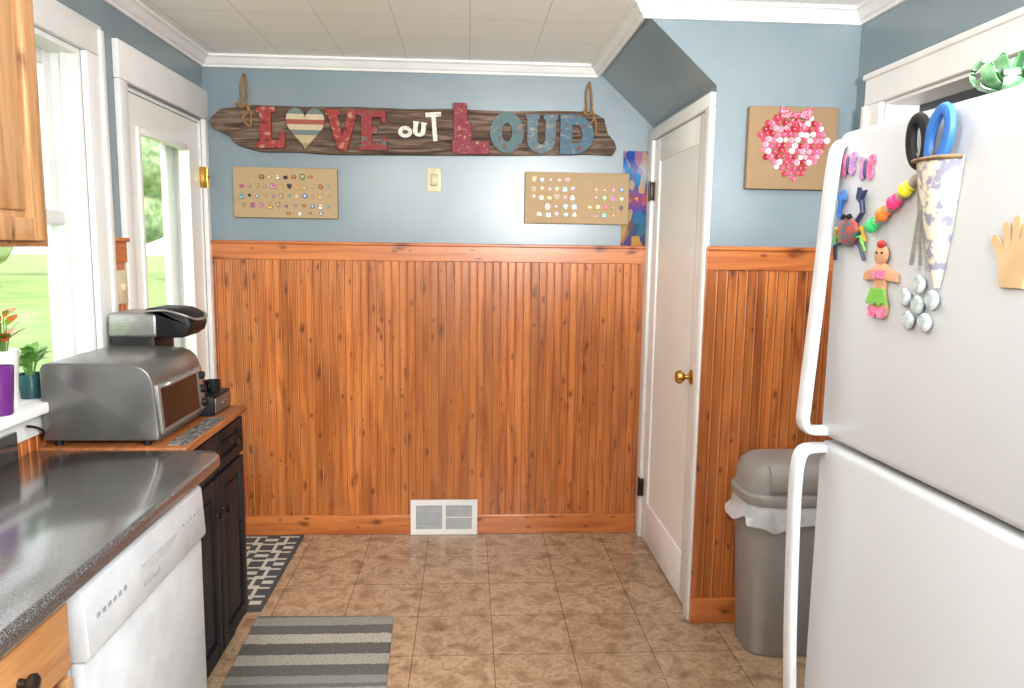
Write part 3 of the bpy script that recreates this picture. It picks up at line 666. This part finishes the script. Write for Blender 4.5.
b=N();sweep(b,smoothpath([(0,-.023,.038),(0,-.037,.036),(0,-.040,.024),(0,-.024,.010)],3),.003,seg=8);obj('handle',b,m_darkpl,T)
b=N();prism(b,[(-.920,-1.60),(-.862,-1.60),(-.862,-1.235),(-.915,-1.235)],'XY',.9132,.9165)
m_mat=M('mat_dark_lattice',(60,60,62),(130,130,128),60,.6,lo=.47,hi=.53);obj('counter_mat',b,m_mat,label='dark patterned mat in front of the toaster oven',cat='mat')
# sill items
T=thing('purple_tumbler','purple plastic tumbler on the window sill','tumbler',(-1.285,-1.795,1.0528))
b=N();lathe(b,[(0,0),(.030,0),(.032,.004),(.040,.135),(.038,.135),(.031,.006),(0,.006)],seg=24);obj('body',b,M('purple_plastic',(112,48,128),(98,38,116),10,.3),T)
def leaf(bm,base,dirv,L,w,mi=0,droop=.3):
    d=Vector(dirv).normalized();s=d.cross(Vector((0,0,1)));
    if s.length<.1: s=Vector((1,0,0))
    s.normalize();t=bmesh.new();rows=[];n=6
    for i in range(n+1):
        q=i/n;c=Vector(base)+d*L*q+Vector((0,0,-droop*L*q*q));ww=w*sin(pi*min(q*.93+.05,1))
        rows.append((t.verts.new(c-s*ww),t.verts.new(c+Vector((0,0,-.15*ww))),t.verts.new(c+s*ww)))
    for i in range(n):
        for j in range(2): t.faces.new((rows[i][j],rows[i][j+1],rows[i+1][j+1],rows[i+1][j]))
    absorb(bm,t,mi)
def plant(name,lab,loc,pr,ph,potm,lm,n,L,w,hgt):
    T=thing(name,lab,'potted plant',loc)
    b=N();lathe(b,[(0,0),(pr*.75,0),(pr,ph),(pr*1.06,ph),(pr*1.06,ph*1.02),(pr*.9,ph),(pr*.88,ph*.85),(0,ph*.85)],seg=24);obj('pot',b,potm,T)
    b=N()
    for i in range(n):
        a=random.uniform(0,2*pi);e=random.uniform(.2,1.3);h=random.uniform(.2,1)*hgt
        top=(cos(a)*pr*.5,sin(a)*pr*.5,ph+h)
        cyl(b,(cos(a)*pr*.2,sin(a)*pr*.2,ph*.85),top,.002,.0015,6,1)
        leaf(b,top,(cos(a)*.5,sin(a)*1.0,e),L*random.uniform(.7,1.1),w,0)
    obj('foliage',b,lm,T)
m_stem=M('green_stem',(90,130,60),None,20,.6)
m_crot=M('croton_leaf',(120,160,60),(226,110,50),30,.4,lo=.45,hi=.55);m_lg=M('green_leaf',(110,160,70),(80,130,50),20,.45)
plant('potted_croton','plant with orange and green leaves in a white pot',(-1.325,-1.70,1.0518),.040,.165,M('white_ceramic',(230,230,228),None,10,.25),[m_crot,m_stem],20,.08,.016,.11)
plant('potted_herb','leafy green plant in a small teal pot',(-1.335,-1.555,1.0518),.038,.075,M('teal_ceramic',(36,84,84),(28,66,70),12,.2),[m_lg,m_stem],26,.070,.014,.07)
b=N();sweep(b,smoothpath([(-1.276,-1.69,.9945),(-1.272,-1.66,.985),(-1.262,-1.64,.97),(-1.268,-1.628,.95)],3),.004,seg=8)
obj('power_cord',b,m_darkpl,label='black power cord behind the toaster oven',cat='power cord')

# ------------------------------------------------------------------ bin
T=thing('trash_can','grey plastic swing top bin with white liner','trash can',(1.245,-1.180,0))
def rr(w,d,z,n=28,p=4.0):
    P=[]
    for k in range(n):
        a=2*pi*k/n;c,s=cos(a),sin(a);P.append((w*abs(c)**(2/p)*(1 if c>=0 else -1),d*abs(s)**(2/p)*(1 if s>=0 else -1),z))
    return P
def loft(bm,rings,mi=0,cap0=True,cap1=True):
    t=bmesh.new();R=[[t.verts.new(p) for p in r] for r in rings];n=len(R[0])
    for i in range(len(R)-1):
        for k in range(n): t.faces.new((R[i][k],R[i][(k+1)%n],R[i+1][(k+1)%n],R[i+1][k]))
    if cap0: t.faces.new(R[0][::-1])
    if cap1: t.faces.new(R[-1])
    bmesh.ops.recalc_face_normals(t,faces=t.faces[:]);absorb(bm,t,mi)
b=N();loft(b,[rr(.165,.105,0),rr(.172,.112,.01),rr(.196,.128,.50),rr(.200,.131,.60)]);obj('body',b,m_bin,T)
b=N();NN=96;r1=rr(.203,.134,.603,NN);r2=[(x*(1+.012*sin(k*.65)),y*(1+.02*sin(k*.8)),.575) for k,(x,y,z) in enumerate(rr(.209,.140,.55,NN))]
r3=[(x*(1+.025*sin(k*.55)),y*(1+.025*cos(k*.7)),.55) for k,(x,y,z) in enumerate(rr(.212,.143,.5,NN))]
r4=[(x*(1+.04*sin(k*.55)) - (.02 if x<-.18 else 0),y*(1+.035*cos(k*.7)),.525+.020*sin(k*2*pi*4/NN)+.008*sin(k*2*pi*11/NN)) for k,(x,y,z) in enumerate(rr(.214,.144,.5,NN))]
loft(b,[r1,r2,r3,r4],0,False,False);obj('liner',b,m_liner,T,label='white plastic liner folded over the rim')
b=N();loft(b,[rr(.212,.14,.600),rr(.216,.143,.607),rr(.216,.143,.632),rr(.208,.138,.640)]);
loft(b,[rr(.202,.134,.636),rr(.198,.131,.690),rr(.186,.122,.732),rr(.160,.105,.755),rr(.11,.07,.764),rr(.04,.03,.766)]);obj('lid',b,m_bin,T)
b=N();prism(b,[(-.139,.655),(-.142,.705),(-.128,.736),(-.10,.754),(-.10,.744),(-.12,.722),(-.130,.695),(-.130,.655)],'YZ',-.14,.14,.003);obj('swing_flap',b,m_bin,T)

# ------------------------------------------------------------------ refrigerator
A=.043
FX,FY=.594,-2.69
F=thing('refrigerator','white top freezer refrigerator covered with magnets','refrigerator',(FX,FY,0),A)
FW=.76;FH=1.72;FS=1.22
b=N();box(b,(.075,-FW+.004,.03),(.745,-.004,FH-.004),.008);obj('body',b,m_fridge,F)
b=N();box(b,(.0,-FW,FS+.0035),(.068,0,FH),.012,seg=4);box(b,(.06,-FW+.02,FS+.02),(.078,-.02,FH-.02),0,1);fd=obj('freezer_door',b,[m_fridge,m_fridgeg],F)
b=N();box(b,(.0,-FW,.10),(.068,0,FS-.0035),.012,seg=4);box(b,(.06,-FW+.02,.12),(.078,-.02,FS-.02),0,1);rd=obj('fridge_door',b,[m_fridge,m_fridgeg],F)
hy=-.014
def fin(bm,path,t_in,yw):
    P=smoothpath([(p[0],hy,p[1]) for p in path],5);t=bmesh.new();R=[];n=len(P)
    sec=[]
    for k in range(16):
        a=2*pi*k/16;c,s=cos(a),sin(a);sec.append((abs(c)**.5*(1 if c>=0 else -1),abs(s)**.5*(1 if s>=0 else -1)))
    for i in range(n):
        d=(P[min(i+1,n-1)]-P[max(i-1,0)]).normalized();s=Vector((0,1,0)).cross(d).normalized()
        R.append([t.verts.new(P[i]+s*t_in*a+Vector((0,yw*c,0))) for a,c in sec])
    for i in range(n-1):
        for k in range(16): t.faces.new((R[i][k],R[i][(k+1)%16],R[i+1][(k+1)%16],R[i+1][k]))
    t.faces.new(R[0][::-1]);t.faces.new(R[-1]);bmesh.ops.recalc_face_normals(t,faces=t.faces[:]);absorb(bm,t,0)
b=N();fin(b,[(.006,1.704),(-.006,1.698),(-.012,1.68),(-.017,1.62),(-.023,1.5),(-.030,1.38),(-.036,1.28),(-.037,1.252),(-.030,1.238),(-.014,1.2345),(.006,1.2345)],.0075,.0145);obj('handle',b,m_handle,fd)
b=N();fin(b,[(.006,1.2045),(-.018,1.2045),(-.034,1.199),(-.041,1.178),(-.043,1.12),(-.040,1.0),(-.034,.85),(-.025,.72),(-.014,.66),(.006,.645)],.0075,.0145);obj('handle',b,m_handle,rd)
b=N();box(b,(.09,-.66,0),(.70,-.62,.05));box(b,(.09,-.14,0),(.70,-.1,.05));box(b,(.05,-FW+.02,.02),(.08,-.02,.095));obj('base_grille',b,m_fridgeg,F)
b=N();box(b,(.01,-FW+.02,FH-.001),(.07,-FW+.09,FH+.018),.006);obj('hinge_cover',b,m_wplast,F)

RM=Matrix.Translation((FX,FY,0))@Matrix.Rotation(A,4,'Z')
def onf(name,lab,cat,u,z,off=0,group=None,s=1):
    p=RM@Vector((-.0008-off,-u,z));e=thing(name,lab,cat,p,A,group);e.scale=(s,s,s);return e
def yz(P,s=1): return [(-p[0]*s,p[1]*s) for p in P]
def flat(par,nm,P,m,d=.004,base=0,bev=0):
    b=N();prism(b,yz(P),'YZ',-base,-base-d,bev);return obj(nm,b,m,par)
c_mag=M('magenta_glitter',(196,80,130),(222,150,180),120,.3);c_pur=M('lilac_glitter',(150,110,170),(210,160,196),120,.3)
c_red=M('red_paint',(186,44,48),None,20,.4);c_blu=M('blue_paint',(50,110,190),None,20,.35);c_yel=M('yellow_paint',(218,180,60),None,20,.4);c_grn=M('lime_paint',(120,190,80),None,20,.4);c_skin=M('tan_clay',(206,160,126),(190,142,108),60,.5);c_ora=M('orange_paint',(240,130,50),None,20,.4);c_nvy=M('navy_paint',(40,50,90),None,20,.4)
for (u,z,m1,m2) in ((.040,1.665,c_mag,c_pur),(.090,1.655,c_pur,c_mag)):
    T=onf('butterfly_magnet','glittery pink butterfly magnet on the freezer door' if m1 is c_mag else 'lilac butterfly magnet on the freezer door','magnet',u,z,s=.82)
    for s in (-1,1):
        flat(T,'wing',[(0,.004),(s*.008,.020),(s*.020,.024),(s*.025,.014),(s*.018,.002),(s*.022,-.010),(s*.014,-.022),(s*.004,-.014),(0,-.004)],m1 if s<0 else m2)
    b=N();sph(b,(-.005,0,0),(.003,.003,.018));obj('body',b,c_nvy,T)
T=onf('crab_magnet','multicoloured metal crab magnet','magnet',.062,1.563,s=.9)
b=N();sph(b,(-.009,0,0),(.009,.030,.026),0,18);obj('body',b,M('mosaic_shell',(170,60,50),(50,100,110),130,.3,lo=.45,hi=.55),T)
for s in (-1,1):
    b=N();sweep(b,[(-.006,s*.02,.015),(-.007,s*.038,.03),(-.007,s*.032,.050)],.0045,seg=8);prism(b,[(s*.030,.046),(s*.044,.066),(s*.032,.060),(s*.024,.072),(s*.020,.054)],'YZ',-.004,-.011);obj('claw',b,[c_nvy,c_blu][s>0],T)
    for j in range(3):
        b=N();sweep(b,[(-.005,s*.022,-.002-j*.009),(-.009,s*.040,.006-j*.016),(-.0035,s*.046,-.018-j*.016)],.003,seg=6);obj('leg',b,[c_yel,c_grn,c_nvy][j],T)
for s in (-1,1):
    b=N();sph(b,(-.014,s*.009,.024),.005);obj('eye',b,m_darkpl,T)
T=onf('doll_magnet','gingerbread style doll magnet with green skirt','magnet',.150,1.487)
b=N();sph(b,(-.0045,0,.040),(.004,.017,.015),0,16);prism(b,yz([(-.010,.028),(.010,.028),(.016,.022),(.040,.014),(.042,.002),(.014,.004),(.012,-.012),(.022,-.036),(.018,-.048),(.004,-.048),(0,-.03),(-.004,-.048),(-.018,-.048),(-.022,-.036),(-.012,-.012),(-.014,.004),(-.042,.002),(-.040,.014),(-.016,.022)]),'YZ',0,-.006,.001);obj('body',b,c_skin,T)
flat(T,'skirt',[(-.016,-.008),(.016,-.008),(.026,-.032),(.016,-.028),(.008,-.034),(0,-.028),(-.008,-.034),(-.016,-.028),(-.026,-.032)],c_grn,.003,.0058)
flat(T,'top',[(-.014,.018),(.014,.018),(.012,.006),(-.012,.006)],c_mag,.003,.0058)
flat(T,'shoes',[(-.022,-.036),(.022,-.036),(.020,-.050),(.004,-.050),(0,-.042),(-.004,-.050),(-.020,-.050)],c_mag,.002,.0058)
b=N();sph(b,(-.0085,.006,.043),.0018,0,8);sph(b,(-.0085,-.006,.043),.0018,0,8);obj('face',b,m_darkpl,T)
b=N();sph(b,(-.006,0,.055),(.004,.010,.006));obj('flower',b,c_red,T)
m_gem=M('clear_glass_gem',(136,154,158),(206,220,222),60,.06,spec=.9,coat=1)
for i,(du,dz) in enumerate([(0,0)]+[(.025*sin(a),.027*cos(a)) for a in [2*pi*k/5 for k in range(5)]]):
    T=onf('glass_gem_magnet','round clear glass gem magnet','magnet',.242+du*1.2,1.462+dz,0,'glass gem magnets in a flower')
    b=N();sph(b,(-.006,0,0),(.006,.0125,.0125),0,18);gb_=obj('gem',b,m_gem,T)
    b=N();cyl(b,(0,0,0),(-.002,0,0),.008);obj('magnet_disc',b,m_fridgeg,T)
m_pouch=M('patterned_fabric',(208,200,180),(134,136,156),70,.85,bump=.2,lo=.5,hi=.58)
T=onf('fabric_pouch','cone shaped patterned fabric pouch hanging on the door','pouch',.262,1.486)
b=N();rings=[]
for q in range(9):
    s=q/8;w_=.004+.036*s**.8;d=.006+.022*s**.8;z=.165*s
    rings.append([(-max(0.0002,d*sin(pi*k/12)),-.010*(s-1)*-1+w_*cos(pi*k/12),z) for k in range(13)])
loft(b,rings,0,True,False);obj('body',b,m_pouch,T)
b=N();sweep(b,smoothpath([(-.004,.039,.163),(-.020,.028,.163),(-.026,0,.163),(-.020,-.028,.163),(-.004,-.039,.163)],3),.003,.006,seg=8);obj('trim',b,M('tan_lace',(150,124,92),(112,88,64),60,.8),T)
T=onf('scissors','scissors with black and blue handles in the pouch','scissors',.249,1.624,.006,s=1.22)
def loop(cx,cz,rx,rz,m,tilt):
    b=N();P=[]
    for k in range(24):
        a=2*pi*k/24;x,z=rx*cos(a),rz*sin(a);P.append((-.008,-(cx+x*cos(tilt)-z*sin(tilt)),cz+x*sin(tilt)+z*cos(tilt)))
    sweep(b,P,.0050,.0070,8,closed=True,up=(1,0,0));obj('handle',b,m,T)
loop(-.014,.042,.0135,.025,m_darkpl,.20);loop(.019,.043,.0145,.027,c_blu,-.25)
b=N();prism(b,[(.006,.025),(.016,.03),(-.004,-.09),(-.010,-.09)],'YZ',-.007,-.009);prism(b,[(-.006,.025),(-.016,.03),(.004,-.09),(.010,-.09)],'YZ',-.009,-.011);cyl(b,(-.006,0,.005),(-.013,0,.005),.004);obj('blades',b,m_silver,T)
ncol=[(60,200,110),(240,130,50),(255,60,130),(236,236,60)]
for i,c_ in enumerate(ncol):
    T=onf('marker','magnetic marker pen with a bright neon cap','marker',.153+i*.025,1.588+i*.0155,0,'neon capped markers on the freezer door')
    b=N();cyl(b,(-.0062,.022,-.016),(-.0062,-.014,.010),.0058,.0058,12);obj('barrel',b,M('marker_barrel_%d'%i,(176,168,156),(150,142,130),30,.4),T)
    b=N();cyl(b,(-.0082,.030,-.022),(-.0082,.018,-.0135),.0065,.0082,12);sph(b,(-.0098,.026,-.019),(.0090,.0110,.0110),0,12);obj('cap',b,M('neon_cap_%d'%i,c_,None,30,.4),T)
T=onf('hand_magnet','wooden hand shaped magnet','magnet',.398,1.53,s=.92)
P=[(-.018,-.040),(.018,-.040),(.026,-.006),(.040,.010),(.044,.020),(.036,.020),(.022,.010),(.020,.036),(.016,.040),(.011,.036),(.008,.012),(.006,.044),(.001,.048),(-.004,.044),(-.005,.012),(-.012,.038),(-.018,.040),(-.021,.034),(-.016,.008),(-.030,.024),(-.037,.024),(-.038,.016),(-.024,-.008)]
flat(T,'palm',P,M('plain_pine_cutout',(206,178,140),(194,164,124),20,.6),.004,0,0)
m_gp=M('green_plastic_film',(70,140,80),(170,206,170),40,.2,alpha=.92)
T=thing('gift_bow','shiny green ribbon bow lying on the refrigerator','gift bow',RM@Vector((.032,-.318,FH)),A);T.scale=(1.2,1.2,1.2)
b=N()
for i in range(9):
    a=2*pi*i/9;r=.022+.006*(i%2);h=.028 if i%2 else .014
    c=(cos(a),sin(a));P=[(0,0,.003),(c[0]*r*.6,c[1]*r*.6,h+.008),(c[0]*r*1.15,c[1]*r*1.15,h),(c[0]*r*1.0,c[1]*r,max(.004,h*.4)),(0,0,.001)]
    sweep(b,smoothpath(P,3),.0008,.008,6,up=(0,0,1))
obj('loops',b,m_gp,T)

# ------------------------------------------------------------------ lights + world
w=bpy.data.worlds.new('World');sc.world=w;w.use_nodes=True;nt=w.node_tree;bg=nt.nodes['Background']
bg.inputs[0].default_value=(.94,.97,1.0,1);bg.inputs[1].default_value=2.6
def area(name,loc,target,sx,sy,p,col=(1,1,1)):
    l=bpy.data.lights.new(name,'AREA');l.shape='RECTANGLE';l.size=sx;l.size_y=sy;l.energy=p;l.color=col
    o=bpy.data.objects.new(name,l);COL.objects.link(o);o.location=loc;d=Vector(target)-Vector(loc);o.rotation_euler=d.to_track_quat('-Z','Y').to_euler();return o
area('rear_fill',(.45,-4.8,2.0),(0,0,1.2),1.1,.7,56,(1,.985,.96))  # added fill panel behind the camera; the rear wall has no window
area('bounce_fill',(.8,-4.25,1.95),(.0,-.8,2.62),.4,.3,80,(1,.985,.965))  # unseen fill aimed upward, added to brighten the ceiling
area('ceiling_fill',(.15,-2.2,2.40),(.1,-2.0,0),.9,.9,17,(1,.97,.93))  # unseen panel under the ceiling, added to lift floor and counter
area('ceiling_lamp',(-.72,-3.85,2.12),(-.3,0,1.6),.22,.22,20,(1,.97,.92))
area('hall_fill',(2.2,-2.2,2.4),(2.2,-2.2,0),.4,.4,5)  # added fill to keep the hall from going dark
l=bpy.data.lights.new('soffit_fill','SPOT');l.energy=150;l.spot_size=radians(36);l.spot_blend=1;l.shadow_soft_size=.25  # unseen narrow spot added to brighten the sloped soffit
o=bpy.data.objects.new('soffit_fill',l);COL.objects.link(o);o.location=(-1.1,-4.4,1.2);o.rotation_euler=(Vector((.8,-.5,2.2))-Vector((-1.1,-4.4,1.2))).to_track_quat('-Z','Y').to_euler()
l=bpy.data.lights.new('sun','SUN');l.energy=4.5;l.angle=.01;o=bpy.data.objects.new('sun',l);COL.objects.link(o);o.rotation_euler=(radians(10),radians(42),0)

# ------------------------------------------------------------------ camera
cd=bpy.data.cameras.new('camera');cam=bpy.data.objects.new('camera',cd);COL.objects.link(cam)
yw,pt,rl=.0593,.1282,.0142
f=Vector((sin(yw)*cos(pt),cos(yw)*cos(pt),-sin(pt)));r0=Vector((cos(yw),-sin(yw),0));u0=r0.cross(f)
r=r0*cos(rl)+u0*sin(rl);u=u0*cos(rl)-r0*sin(rl)
cam.matrix_world=Matrix(((r.x,u.x,-f.x,0),(r.y,u.y,-f.y,-3.8971),(r.z,u.z,-f.z,1.5303),(0,0,0,1)))
cd.sensor_width=36;cd.lens=749.86/1024*36;cd.clip_start=.02;cd.clip_end=300
sc.camera=cam
